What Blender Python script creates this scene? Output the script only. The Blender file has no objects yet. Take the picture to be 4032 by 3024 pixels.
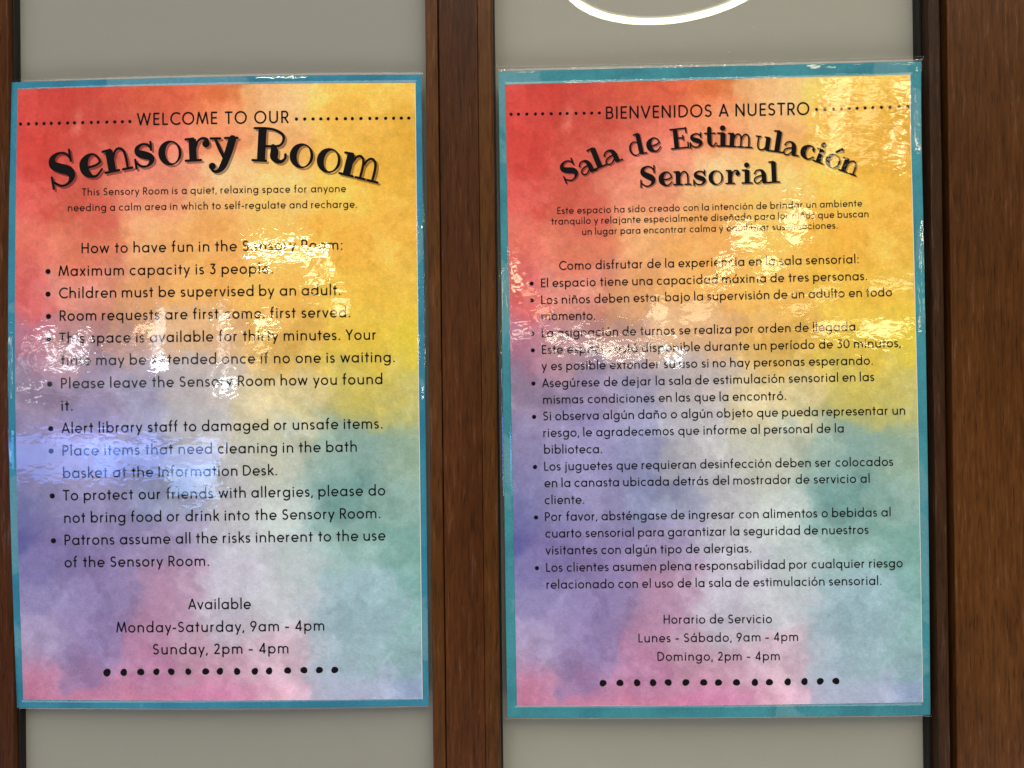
import bpy, math, random
import numpy as np
from mathutils import Vector, Matrix

# ------------------------------------------------------------------ camera, world, light
scene = bpy.context.scene
C = scene.collection
EYE = 1.5                                   # camera height over the floor, metres
DIST = 0.5229                               # camera to the glass plane (y = 0)
yaw, pitch, roll = (math.radians(a) for a in (0.96752, 0.30843, 0.6574))
F = Vector((-math.sin(yaw)*math.cos(pitch), math.cos(yaw)*math.cos(pitch), math.sin(pitch)))
R0 = Vector((math.cos(yaw), math.sin(yaw), 0)); U0 = R0.cross(F)
RX = R0*math.cos(roll) - U0*math.sin(roll); UX = R0*math.sin(roll) + U0*math.cos(roll)
cam = bpy.data.objects.new("camera", bpy.data.cameras.new("camera")); C.objects.link(cam)
cam.matrix_world = Matrix(((RX.x, UX.x, -F.x, 0), (RX.y, UX.y, -F.y, -DIST), (RX.z, UX.z, -F.z, EYE), (0, 0, 0, 1)))
cam.data.sensor_width = 36; cam.data.lens = 27
cam.data.clip_start = 0.01; cam.data.clip_end = 60
scene.camera = cam

world = bpy.data.worlds.new("World"); scene.world = world; world.use_nodes = True
bg = world.node_tree.nodes["Background"]
bg.inputs[0].default_value = (0.95, 0.95, 1.0, 1); bg.inputs[1].default_value = 0.08
scene.view_settings.view_transform = 'Standard'; scene.view_settings.look = 'None'
scene.view_settings.exposure = 0; scene.view_settings.gamma = 1

def area_lamp(name, loc, aim, size, radiance, color=(1, 1, 1), disk=True):
    l = bpy.data.lights.new(name, 'AREA')
    l.shape = 'ELLIPSE' if disk else 'RECTANGLE'
    l.size, l.size_y = size
    a = size[0]*size[1]*(math.pi/4 if disk else 1)
    l.energy = radiance*a*math.pi; l.color = color
    o = bpy.data.objects.new(name, l); C.objects.link(o)
    loc = Vector(loc); loc.z += EYE
    o.location = loc
    o.rotation_euler = (Vector(aim)-loc).to_track_quat('-Z', 'Y').to_euler()
    return o

WARM = (1.0, 0.80, 0.50); WARM2 = (1.0, 0.62, 0.30); DAY = (0.88, 0.93, 1.0); BLUE = (0.14, 0.33, 1.0)
# the room's main light: ceiling wash above and behind the photographer
area_lamp("ceiling_light", (0.2, -2.0, 2.2), (0.2, -2.001, 0.0), (4.2, 2.8), 3.6, (1.0, 0.93, 0.84), False)
area_lamp("low_fill_light", (0.0, -0.85, -1.05), (0.0, -0.85, 5.0), (3.0, 0.65), 2.6, (1.0, 0.97, 0.96), False)  # added upward fill to brighten the lower wall, not a real fixture
# warm ceiling spots of the library hall, seen only in the laminate
CENTRE = (0.0, 0.0, 1.5)
CREAM = (1, .90, .74); PALE = (.32, .56, 1.0); DEEP = (.12, .20, 1.0)
for loc, size, rad, col in [
    ((2.088, -4.867, 1.713), (0.197, 0.059), 13, WARM),
    ((2.614, -5.035, 1.713), (0.104, 0.062), 17, WARM),
    ((2.3, -4.889, 1.684), (0.160, 0.052), 7, WARM),
    ((2.503, -4.871, 1.673), (0.161, 0.048), 6, WARM),
    ((2.182, -4.884, 1.703), (0.071, 0.071), 7, WARM),
    ((2.119, -4.94, 1.657), (0.088, 0.100), 9, WARM),
    ((1.893, -6.135, 1.369), (0.279, 0.139), 21, WARM),
    ((2.227, -6.025, 1.449), (0.186, 0.255), 19, WARM),
    ((1.724, -6.221, 1.108), (0.139, 0.128), 21, WARM),
    ((2.06, -6.134, 1.117), (0.186, 0.139), 17, WARM),
    ((1.618, -6.272, 0.911), (0.197, 0.081), 14, WARM),
    ((1.148, -6.383, 0.681), (0.163, 0.209), 9, WARM),
    ((1.466, -6.327, 0.688), (0.255, 0.139), 6, WARM),
    ((0.564, -6.467, 0.454), (0.766, 0.051), 19, CREAM),
    ((0.763, -6.455, 0.354), (0.557, 0.056), 22, CREAM),
    ((0.268, -6.48, 0.495), (0.232, 0.056), 16, CREAM),
    ((-0.098, -6.433, 1.012), (0.104, 0.128), 21, WARM),
    ((-0.092, -6.41, 1.169), (0.070, 0.070), 12, WARM),
    ((0.031, -6.453, 0.856), (0.139, 0.093), 10, WARM2),
    ((0.163, -6.466, 0.71), (0.116, 0.116), 10, WARM2),
    ((2.477, -6.075, 0.505), (0.348, 0.084), 12, WARM),
    ((2.839, -5.946, 0.478), (0.395, 0.102), 16, WARM),
    ((2.851, -5.9, 0.898), (0.279, 0.116), 9, WARM),
    ((2.246, -6.131, 0.707), (0.255, 0.093), 9, WARM),
    ((-0.053, -6.482, 0.534), (0.255, 0.060), 14, CREAM),
    ((1.249, -6.391, 0.344), (0.163, 0.139), 19, DAY),
    ((2.456, -6.052, 0.818), (0.232, 0.058), 9, WARM),
    ((1.078, -6.41, 0.469), (0.279, 0.046), 9, WARM),
    ]:
    area_lamp('ceiling_spot', loc, CENTRE, size, rad, col)
for loc, size, rad, col in [
    ((-2.998, -5.878, 0.552), (0.093, 0.128), 20, WARM2),
    ((-1.546, -6.287, 0.972), (0.163, 0.093), 18, WARM),
    ((-1.314, -6.354, 0.772), (0.139, 0.139), 14, WARM),
    ((-2.015, -6.215, 0.595), (0.244, 0.084), 28, WARM),
    ((-2.077, -6.212, 0.383), (0.139, 0.163), 9, WARM),
    ((-2.382, -6.101, 0.645), (0.079, 0.084), 26, WARM),
    ((-1.423, -6.298, 1.072), (0.093, 0.079), 16, WARM),
    ]:
    area_lamp('ceiling_spot', loc, CENTRE, size, rad, col)
# daylight windows and blue-lit screens at the far end of the hall
for loc, size, rad, col in [
    ((-3.528, -5.64, 0.554), (0.060, 0.084), 24, DAY),
    ((-3.474, -5.679, 0.365), (0.037, 0.139), 20, DAY),
    ((-3.423, -5.709, 0.239), (0.163, 0.042), 22, DAY),
    ((-3.364, -5.726, 0.426), (0.042, 0.232), 22, DAY),
    ((-2.928, -5.912, 0.492), (0.070, 0.511), 9, DAY),
    ((-2.901, -5.936, 0.24), (0.116, 0.116), 36, DAY),
    ((-2.402, -6.114, 0.365), (0.060, 0.766), 7, DAY),
    ((-2.382, -6.13, 0.003), (0.116, 0.102), 24, DAY),
    ((-3.595, -5.626, 0.332), (0.028, 0.232), 5, DAY),
    ((-3.57, -5.646, 0.052), (0.056, 0.046), 18, DAY),
    ((-3.588, -5.621, 0.455), (0.023, 0.070), 12, WARM2),
    ((-3.502, -5.644, -0.637), (0.697, 0.395), 8.0, BLUE),
    ((-2.886, -5.921, -0.584), (0.975, 0.348), 8.5, BLUE),
    ((-2.64, -5.994, -0.805), (0.418, 0.279), 10, PALE),
    ((-3.226, -5.789, -0.419), (0.697, 0.139), 5, DEEP),
    ((-2.955, -5.902, -0.471), (1.161, 0.116), 2.0, DAY),
    ((-2.946, -5.92, 0.172), (1.626, 0.325), 0.8, DAY),
    ]:
    area_lamp('far_window', loc, CENTRE, size, rad, col, False)

# ------------------------------------------------------------------ helpers
MM = 0.001
def tag(o, label=None, cat=None, group=None, kind=None):
    if label: o["label"] = label
    if cat: o["category"] = cat
    if group: o["group"] = group
    if kind: o["kind"] = kind
    return o
def empty(name, loc, label, cat, rot=0.0):
    o = bpy.data.objects.new(name, None); o.empty_display_size = .02
    C.objects.link(o); o.location = loc; o.rotation_euler = (0, rot, 0)
    return tag(o, label, cat)
def mesh(name, verts, faces, mat, parent=None, smooth=False, colors=None):
    me = bpy.data.meshes.new(name)
    me.from_pydata([tuple(v) for v in verts], [], faces)
    if smooth: me.polygons.foreach_set("use_smooth", [True]*len(me.polygons))
    if colors is not None:
        at = me.color_attributes.new("print", 'FLOAT_COLOR', 'POINT')
        at.data.foreach_set("color", np.c_[colors, np.ones(len(colors))].astype(np.float32).ravel())
    me.materials.append(mat); me.update()
    o = bpy.data.objects.new(name, me); C.objects.link(o)
    if parent: o.parent = parent
    return o
def lin(c):
    c = np.asarray(c, float)/255
    return np.where(c <= .04045, c/12.92, ((c+.055)/1.055)**2.4)

# ------------------------------------------------------------------ materials
def new_mat(name):
    m = bpy.data.materials.new(name); m.use_nodes = True
    return m, m.node_tree.nodes, m.node_tree.links, m.node_tree.nodes["Principled BSDF"]
def noise(nt, scale, detail=4, rough=.6, stretch=(1, 1, 1), dist=0.0, offset=(0, 0, 0)):
    n, l = nt.nodes, nt.links
    tc = n.new("ShaderNodeTexCoord"); mp = n.new("ShaderNodeMapping"); t = n.new("ShaderNodeTexNoise")
    mp.inputs["Scale"].default_value = stretch; mp.inputs["Location"].default_value = offset
    t.inputs["Scale"].default_value = scale; t.inputs["Detail"].default_value = detail
    t.inputs["Roughness"].default_value = rough; t.inputs["Distortion"].default_value = dist
    l.new(tc.outputs["Object"], mp.inputs[0]); l.new(mp.outputs[0], t.inputs["Vector"])
    return t.outputs["Fac"]
def ramp(nt, fac, stops):
    r = nt.nodes.new("ShaderNodeValToRGB"); e = r.color_ramp.elements
    while len(e) < len(stops): e.new(.5)
    for k, (p, c) in zip(e, stops):
        k.position = p; k.color = (*c, 1) if hasattr(c, '__len__') else (c, c, c, 1)
    nt.links.new(fac, r.inputs[0]); return r.outputs[0]
def mixc(nt, a, b, fac, mode='MIX'):
    m = nt.nodes.new("ShaderNodeMix"); m.data_type = 'RGBA'; m.blend_type = mode
    for s, v in ((6, a), (7, b), (0, fac)):
        if isinstance(v, (int, float)): m.inputs[s].default_value = v
        elif isinstance(v, tuple): m.inputs[s].default_value = (*v, 1)
        else: nt.links.new(v, m.inputs[s])
    return m.outputs[2]
def bump(nt, h, dist, strength=1.0, prev=None):
    b = nt.nodes.new("ShaderNodeBump"); b.inputs["Distance"].default_value = dist; b.inputs["Strength"].default_value = strength
    nt.links.new(h, b.inputs["Height"])
    if prev is not None: nt.links.new(prev, b.inputs["Normal"])
    return b.outputs[0]
def mathn(nt, op, a, b=0.0):
    m = nt.nodes.new("ShaderNodeMath"); m.operation = op
    for i, v in enumerate((a, b)):
        if isinstance(v, (int, float)): m.inputs[i].default_value = v
        else: nt.links.new(v, m.inputs[i])
    return m.outputs[0]

def wood(name, dark, mid, light, rough=.42, seed=0.0):
    m, n, l, p = new_mat(name); nt = m.node_tree
    broad = noise(nt, 14, 3, .55, (1, 1, .12), .6, (seed, 0, seed))
    col = ramp(nt, broad, [(.32, dark), (.52, mid), (.72, light)])
    fine = noise(nt, 420, 3, .7, (1, 1, .07), .3, (seed, 3, 1))
    col = mixc(nt, col, (.55, .50, .46), ramp(nt, fine, [(.42, 0.0), (.50, .0), (.60, .0), (.72, .05)]), 'MIX')
    col = mixc(nt, col, ramp(nt, fine, [(.32, .55), (.50, 1.0), (.66, 1.22)]), .8, 'MULTIPLY')
    pore = noise(nt, 800, 2, .5, (1, 1, .075), 0, (seed, 9, 2))
    col = mixc(nt, col, ramp(nt, pore, [(.30, .30), (.42, 1.0)]), .7, 'MULTIPLY')
    fleck = noise(nt, 150, 3, .6, (1, 1, .35), .8, (seed, 5, 7))
    col = mixc(nt, col, ramp(nt, fleck, [(.35, .80), (.62, 1.12)]), .6, 'MULTIPLY')
    l.new(col, p.inputs["Base Color"])
    p.inputs["Roughness"].default_value = rough; p.inputs["Specular IOR Level"].default_value = .12
    p.inputs["Coat Weight"].default_value = .10; p.inputs["Coat Roughness"].default_value = .22
    b = bump(nt, fine, .00030); b = bump(nt, pore, .00016, 1, b); l.new(b, p.inputs["Normal"])
    return m
WOOD_MID = wood("walnut_stile", (.042, .0112, .0016), (.068, .0198, .0031), (.092, .029, .0055))
WOOD_BEAD = wood("walnut_bead", (.046, .0150, .0025), (.076, .0260, .0048), (.100, .037, .008), .36, 3.0)
WOOD_RIGHT = wood("walnut_panel", (.060, .0190, .0034), (.082, .0280, .0055), (.108, .039, .0090), .40, 7.0)
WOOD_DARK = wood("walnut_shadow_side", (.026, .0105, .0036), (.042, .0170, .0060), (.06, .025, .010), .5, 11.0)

def plain(name, col, rough=.5, spec=.5, mottle=.06):
    m, n, l, p = new_mat(name)
    v = noise(m.node_tree, 60, 3)
    l.new(mixc(m.node_tree, col, ramp(m.node_tree, v, [(.3, 1-mottle), (.7, 1+mottle*.8)]), 1.0, 'MULTIPLY'), p.inputs["Base Color"])
    p.inputs["Roughness"].default_value = rough; p.inputs["Specular IOR Level"].default_value = spec
    return m
GASKET = plain("black_gasket", (.006, .005, .0045), .55, .3)
PAINT_HAZE = plain("grey_backing_paint_lamp_haze", (.390, .368, .328), .7, .2, .008)  # lighter copy of the left pane's grey, lamp haze put into the colour
PAINT = plain("grey_backing_paint", (.335, .318, .296), .7, .2, .008)

def clear(name, tint, rough, ripples, ior=1.5, ripple_gain=1.0, streak=False):
    """clear sheet: transmits straight through, reflects by Fresnel with fine ripples"""
    m = bpy.data.materials.new(name); m.use_nodes = True; nt = m.node_tree; n, l = nt.nodes, nt.links
    n.clear(); out = n.new("ShaderNodeOutputMaterial"); mx = n.new("ShaderNodeMixShader")
    tr = n.new("ShaderNodeBsdfTransparent"); gl = n.new("ShaderNodeBsdfGlossy"); fr = n.new("ShaderNodeFresnel")
    tr.inputs[0].default_value = (*tint, 1); gl.inputs["Color"].default_value = (1, 1, 1, 1)
    gl.inputs["Roughness"].default_value = rough; ge = n.new('ShaderNodeNewGeometry')
    # a thin sheet reflects alike from both sides: undo the node's inversion for back faces
    l.new(mathn(nt, 'ADD', mathn(nt, 'MULTIPLY', ge.outputs['Backfacing'], 1/ior-ior), ior), fr.inputs[0])
    if ripples:
        a = noise(nt, 50, 2, .5, (1, 1, 1.5), .4)
        b = noise(nt, 165, 1.0, .5, (.75, 1, 1.4), .9, (3, 1, 2))
        calm = ramp(nt, noise(nt, 22, 2, .5, (1, 1, 1.3), .6, (7, 0, 4)), [(.36, .22), (.60, 1.0)])
        b = mathn(nt, 'MULTIPLY', b, calm)    # the film lies flatter in some places than in others
        nb = bump(nt, a, .00010*ripple_gain); nb = bump(nt, b, .000044*ripple_gain, 1, nb)
        l.new(nb, gl.inputs["Normal"])
    l.new(fr.outputs[0], mx.inputs[0]); l.new(tr.outputs[0], mx.inputs[1]); l.new(gl.outputs[0], mx.inputs[2])
    l.new(mx.outputs[0], out.inputs[0])
    return m
FILM = clear("laminate_film", (1, 1, 1), .034, True)
GLASS = clear("window_glass", (.93, .95, .92), .012, False)

def teal(name, base, dark, pale, seed):
    m, n, l, p = new_mat(name); nt = m.node_tree
    a = noise(nt, 26, 4, .6, (1, 1, 1), .5, (seed, 0, 0))
    g = noise(nt, 700, 3, .7, (1, 1, 1), 0, (seed, 0, 5))
    big = noise(nt, 11, 3, .5, (1, 1, 1), 1.2, (seed*2, 0, 9))
    c = mixc(nt, base, dark, ramp(nt, a, [(.42, 0.0), (.62, 1.0)]))
    c = mixc(nt, c, pale, ramp(nt, big, [(.56, 0.0), (.575, .55), (.68, .7)]))
    c = mixc(nt, c, ramp(nt, g, [(.3, .86), (.7, 1.12)]), 1.0, 'MULTIPLY')
    l.new(c, p.inputs["Base Color"]); p.inputs["Roughness"].default_value = .75; p.inputs["Specular IOR Level"].default_value = .2
    return m
TEAL_A = teal("blue_teal_card", (.038, .245, .37), (.026, .19, .31), (.14, .33, .42), 4.3)
TEAL_B = teal("green_teal_card", (.054, .285, .345), (.036, .215, .27), (.14, .34, .395), 8.1)

def print_mat(name, gain=1.0):
    m, n, l, p = new_mat(name); nt = m.node_tree
    at = n.new("ShaderNodeVertexColor"); at.layer_name = "print"
    g = noise(nt, 900, 4, .75, (.7, 1, 1), .5); g2 = noise(nt, 260, 4, .7, (1, 1, 1), .8, (2, 2, 2))
    c = mixc(nt, at.outputs[0], ramp(nt, g, [(.25, .85), (.75, 1.15)]), 1.0, 'MULTIPLY')
    c = mixc(nt, c, ramp(nt, g2, [(.25, .92), (.5, 1.0), (.75, 1.06)]), 1.0, 'MULTIPLY')
    l.new(c, p.inputs["Base Color"]); p.inputs["Roughness"].default_value = .8; p.inputs["Specular IOR Level"].default_value = .15
    return m
PRINT = print_mat("watercolour_print")
PAPER = plain("white_paper", (.82, .80, .76), .8, .2)
INK = plain("black_ink", (.005, .004, .0045), .7, .05)

# ------------------------------------------------------------------ sheet lettering: plain monoline capitals and small letters
H_ = .0575                                   # half stroke, cap height = 1
XH, CP, AS, DS = .6325, .9425, 1.09, -.30
def arc(cx, cy, rx, ry, a0, a1, n=None):
    n = n or max(4, int(abs(a1-a0)/20)+1)
    return [(cx+rx*math.cos(math.radians(a0+(a1-a0)*i/n)), cy+ry*math.sin(math.radians(a0+(a1-a0)*i/n))) for i in range(n+1)]
r_ = .2875; m_ = H_ + r_                      # small-letter bowl
O_ = arc(m_, m_, r_, r_+.01, 0, 360, 20)
def shift(s, dx): return [[(x+dx, y) for x, y in st] for st in s]
right = m_ + r_
N_ = [[(H_, 0), (H_, .69)], [(H_, .38)]+arc(.30, .42, .2425, .2225, 180, 0, 9)+[(.5425, 0)]]
SANS = {}
def G(ch, w, *strokes, l=0, r=0): SANS[ch] = (w, list(strokes), l, r)   # l, r: 1 = round side, 0 = straight, 2 = open/diagonal
G('o', .69, O_, l=1, r=1)
G('a', .69, O_, [(right, 0), (right, .69)], l=1)
G('b', .69, O_, [(H_, 0), (H_, AS)], r=1)
G('d', .69, O_, [(right, 0), (right, AS)], l=1)
G('p', .69, O_, [(H_, DS), (H_, .69)], r=1)
G('q', .69, O_, [(right, DS), (right, .69)], l=1)
G('g', .69, O_, [(right, .69), (right, .02)]+arc(m_, -.02, r_, .25, 0, -150, 8)[1:], l=1)
G('c', .62, arc(m_, m_, r_, r_+.01, 48, 312, 14), l=1, r=2)
G('e', .67, [(H_+.01, .335), (right-.01, .335)]+arc(m_, m_, r_, r_+.01, 0, 318, 16), l=1, r=1)
G('n', .60, *N_)
G('h', .60, [(H_, 0), (H_, AS)], N_[1])
G('m', .98, [(H_, 0), (H_, .69)], [(H_, .40)]+arc(.272, .43, .2145, .2125, 180, 0, 8)+[(.4865, 0)], [(.4865, .40)]+arc(.704, .43, .2175, .2125, 180, 0, 8)+[(.9215, 0)])
G('u', .60, [(.5425, .69), (.5425, 0)], [(H_, .69)]+arc(.30, .27, .2425, .2225, 180, 360, 9))
G('r', .36, [(H_, 0), (H_, .69)], [(H_, .34)]+arc(.30, .39, .2425, .2525, 180, 88, 5), r=2)
G('i', .14, [(.07, 0), (.07, .69)], 'dot:.07,.88')
G('í', .14, [(.07, 0), (.07, .69)], [(.04, .80), (.15, 1.0)])
G('j', .20, [(.13, .69), (.13, -.12)]+arc(-.01, -.13, .14, .13, 0, -85, 4)[1:], 'dot:.13,.88')
G('l', .12, [(.06, 0), (.06, AS)])
G('t', .38, [(.19, 0), (.19, .93)], [(0, .635), (.38, .635)], l=2, r=2)
G('f', .38, [(.16, 0), (.16, .86)]+arc(.33, .87, .17, .17, 180, 85, 5)[1:], [(.0, .635), (.34, .635)], l=2, r=2)
G('k', .52, [(H_, 0), (H_, AS)], [(.47, .69), (.075, .30)], [(.20, .42), (.50, 0)], r=2)
G('s', .46, arc(.245, .49, .17, .145, 35, 180, 7)+arc(.245, .488, .17, .14, 200, 255, 3)+arc(.225, .19, .18, .148, 75, 0, 4)+arc(.225, .198, .18, .148, -20, -150, 7), l=2, r=1)
G('v', .58, [(.04, .69), (.29, .03), (.54, .69)], l=2, r=2)
G('w', .90, [(.04, .69), (.245, .05), (.45, .66), (.655, .05), (.86, .69)], l=2, r=2)
G('x', .56, [(.05, .69), (.51, 0)], [(.51, .69), (.05, 0)], l=2, r=2)
G('y', .58, [(.04, .69), (.30, .06)], [(.55, .69), (.17, DS)], l=2, r=2)
G('z', .50, [(.04, XH), (.44, XH), (.05, H_), (.46, H_)], l=2, r=2)
for base, acc, cx in (('a', 'á', .40), ('e', 'é', .37), ('o', 'ó', .37), ('u', 'ú', .33)):
    w, s, l, r = SANS[base]; G(acc, w, *s, [(cx-.05, .80), (cx+.07, 1.0)], l=l, r=r)
w, s, l, r = SANS['n']; G('ñ', w, *s, [(.12, .82), (.19, .88), (.26, .875), (.34, .83), (.41, .83), (.48, .90)])
G('A', .76, [(.04, 0), (.38, .97), (.72, 0)], [(.17, .30), (.59, .30)], l=2, r=2)
G('B', .60, [(H_, 0), (H_, 1)], [(H_, CP), (.30, CP)]+arc(.30, .735, .20, .2075, 90, -90, 8)+[(H_, .5275)], [(.30, .5275)]+arc(.32, .2925, .22, .235, 90, -90, 8)+[(H_, H_)], r=1)
G('C', .80, arc(.50, .5, .4425, .4625, 45, 315, 18), l=1, r=2)
G('D', .76, [(H_, H_), (H_, CP), (.27, CP)]+arc(.27, .5, .43, .4425, 90, -90, 12)[1:]+[(H_, H_)], r=1)
G('E', .52, [(.50, CP), (H_, CP), (H_, H_), (.50, H_)], [(H_, .51), (.46, .51)], r=2)
G('H', .68, [(H_, 0), (H_, 1)], [(.6225, 0), (.6225, 1)], [(H_, .52), (.6225, .52)])
G('I', .12, [(.06, 0), (.06, 1)])
G('L', .48, [(H_, 1), (H_, H_), (.47, H_)], r=2)
G('M', .98, [(.05, 0), (.20, .97), (.49, .10), (.78, .97), (.93, 0)], l=2, r=2)
G('N', .72, [(H_, 0), (H_, .96), (.6625, .04), (.6625, 1)])
G('O', .98, arc(.49, .5, .4325, .4625, 0, 360, 28), l=1, r=1)
G('P', .56, [(H_, 0), (H_, CP), (.28, CP)]+arc(.28, .69, .22, .2525, 90, -90, 9)[1:]+[(H_, .4375)], r=1)
G('R', .60, [(H_, 0), (H_, CP), (.30, CP)]+arc(.30, .70, .21, .2425, 90, -90, 9)[1:]+[(H_, .4575)], [(.27, .4575), (.55, 0)], r=2)
G('S', .60, arc(.31, .715, .215, .2275, 32, 180, 8)+arc(.31, .71, .215, .205, 205, 255, 3)+arc(.29, .275, .235, .22, 75, 0, 4)+arc(.29, .285, .235, .2275, -20, -152, 8), l=2, r=1)
G('T', .62, [(.31, 0), (.31, CP)], [(.0, CP), (.62, CP)], l=2, r=2)
G('U', .70, [(H_, 1), (H_, .34)]+arc(.35, .34, .2925, .2825, 180, 360, 12)[1:]+[(.6425, 1)])
G('V', .76, [(.04, 1), (.38, .04), (.72, 1)], l=2, r=2)
G('W', 1.12, [(.04, 1), (.29, .05), (.56, .97), (.83, .05), (1.08, 1)], l=2, r=2)
G('Y', .68, [(.04, 1), (.34, .47), (.64, 1)], [(.34, .48), (.34, 0)], l=2, r=2)
G('0', .68, arc(.34, .5, .2825, .4425, 0, 360, 24), l=1, r=1)
G('2', .58, arc(.28, .70, .20, .2425, 165, -38, 10)+[(.06, H_), (.54, H_)], l=2, r=2)
G('3', .56, [(.06, CP), (.46, CP), (.25, .585)]+arc(.25, .32, .2325, .2625, 85, -150, 11), l=2, r=1)
G('4', .66, [(.62, .25), (.06, .25), (.47, .97), (.47, 0)], l=2, r=2)
G('9', .60, arc(.30, .69, .24, .2525, 0, 360, 18), [(.535, .64), (.20, 0)], l=1, r=1)
G('.', .14, 'dot:.07,.065'); G(':', .14, 'dot:.07,.065', 'dot:.07,.60')
G(',', .16, [(.12, .12), (.03, -.14)], l=2)
G('-', .36, [(.0, .36), (.34, .36)], l=2, r=2); G('–', .38, [(.0, .36), (.38, .36)], l=2, r=2)

class Ink:
    """flat ribbons collected in sheet millimetres"""
    def __init__(s): s.v = []; s.f = []
    def ribbon(s, pts, hw, cap='flat'):
        n = len(pts)
        if n < 2: return
        hw = [hw]*n if isinstance(hw, (int, float)) else hw
        closed = abs(pts[0][0]-pts[-1][0])+abs(pts[0][1]-pts[-1][1]) < 1e-5
        runs = [[0]]
        for i in range(1, n):
            runs[-1].append(i)
            if i < n-1:
                a = (pts[i][0]-pts[i-1][0], pts[i][1]-pts[i-1][1]); b = (pts[i+1][0]-pts[i][0], pts[i+1][1]-pts[i][1])
                d = (a[0]*b[0]+a[1]*b[1])/max(1e-9, math.hypot(*a)*math.hypot(*b))
                if d < .75:                   # a sharp corner: break and fill the joint
                    runs.append([i]); s.disc(pts[i][0], pts[i][1], hw[i], 8)
        for run in runs:
            base = len(s.v); m = len(run)
            for k, i in enumerate(run):
                j0 = run[max(0, k-1)]; j1 = run[min(m-1, k+1)]
                if closed and len(runs) == 1 and (k == 0 or k == m-1): j0, j1 = n-2, 1
                dx, dy = pts[j1][0]-pts[j0][0], pts[j1][1]-pts[j0][1]; q = math.hypot(dx, dy) or 1e-9
                nx, ny = -dy/q*hw[i], dx/q*hw[i]
                s.v += [(pts[i][0]+nx, pts[i][1]+ny), (pts[i][0]-nx, pts[i][1]-ny)]
            for k in range(m-1):
                s.f.append((base+2*k, base+2*k+1, base+2*k+3, base+2*k+2))
        if cap == 'round':
            s.disc(*pts[0], hw[0], 10); s.disc(*pts[-1], hw[-1], 10)
    def disc(s, x, y, r, n=14, wob=0.0, rnd=None):
        base = len(s.v)
        ph = rnd.random()*6 if rnd else 0
        for i in range(n):
            a = 2*math.pi*i/n
            rr = r*(1+wob*math.sin(2*a+ph)+wob*.6*math.sin(3*a+ph*2))
            s.v.append((x+rr*math.cos(a), y+rr*math.sin(a)))
        s.f.append(tuple(range(base, base+n)))
    def ring(s, o, i_):
        base = len(s.v); n = len(o)
        for a, b in zip(o, i_): s.v += [a, b]
        for k in range(n-1): s.f.append((base+2*k, base+2*k+1, base+2*k+3, base+2*k+2))

SIDE = {0: .085, 1: .045, 2: .025}
def text_line(text, x0, z0, x1, z1, cap, cond=1.0):
    """set one line so that it runs exactly from (x0,z0) to (x1,z1) on the sheet"""
    pos = []; x = 0.0; gaps = 0; prev = None; ink_w = 0
    items = []
    for ch in text:
        if ch == ' ': items.append(None)
        else: items.append(ch)
    space = .40; natural = 0.0
    for k, ch in enumerate(items):
        if ch is None: natural += space; prev = None; continue
        w, _, l, r = SANS[ch]
        if prev is not None: natural += SIDE[prev] + SIDE[l]; gaps += 1
        natural += w; prev = r
    L = math.hypot(x1-x0, z1-z0)/cap
    nsp = items.count(None)
    extra = L - natural*cond                  # spread the rest over gaps, spaces count double
    track = extra/max(1, gaps + 2*nsp)
    if track < -.04 or track > .16:           # keep spacing sane, squeeze or stretch the letters a little instead
        t2 = min(max(track, -.04), .16)
        cond = (L - t2*(gaps+2*nsp))/natural; track = t2
    ca, sa = (x1-x0)/(L*cap), (z1-z0)/(L*cap)
    k = Ink(); prev = None
    def T(px, py): X = px*cap; Y = py*cap; return (x0+X*ca-Y*sa, z0+X*sa+Y*ca)
    for ch in items:
        if ch is None: x += space*cond + 2*track; prev = None; continue
        w, strokes, l, r = SANS[ch]
        if prev is not None: x += (SIDE[prev]+SIDE[l])*cond + track
        for st in strokes:
            if isinstance(st, str):
                a, b = (float(q) for q in st[4:].split(',')); c = T(x+a*cond, b); k.disc(c[0], c[1], .078*cap, 10)
            else:
                k.ribbon([T(x+a*cond, b) for a, b in st], H_*1.17*cap)
        x += w*cond; prev = r
    return k

# ------------------------------------------------------------------ display lettering: bold high-contrast slab letters (x-height = 1)
def spline(p, n=7):
    """Catmull-Rom through (x, y, halfwidth) points"""
    out = []
    q = [p[0]]+list(p)+[p[-1]]
    for i in range(1, len(q)-2):
        for j in range(n):
            t = j/n; a, b, c, d = q[i-1], q[i], q[i+1], q[i+2]
            out.append(tuple(.5*((2*b[k])+(-a[k]+c[k])*t+(2*a[k]-5*b[k]+4*c[k]-d[k])*t*t+(-a[k]+3*b[k]-3*c[k]+d[k])*t**3) for k in range(3)))
    out.append(tuple(p[-1])); return out
def ell(cx, cy, rx, ry, rot=0, n=36):
    c, s = math.cos(math.radians(rot)), math.sin(math.radians(rot))
    return [(cx+rx*math.cos(2*math.pi*i/n)*c-ry*math.sin(2*math.pi*i/n)*s, cy+rx*math.cos(2*math.pi*i/n)*s+ry*math.sin(2*math.pi*i/n)*c) for i in range(n+1)]
TH = .05                                    # half width of the thin strokes
def bar(x0, y0, x1, y1, hw=TH): return ('s', [(x0, y0, hw), (x1, y1, hw)], 'round')
def stem(x, y0, y1, hw=.145): return ('s', [(x, y0, hw), (x, y1, hw)], 'flat')
def cur(*p, cap='round'): return ('s', spline(p), cap)
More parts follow.
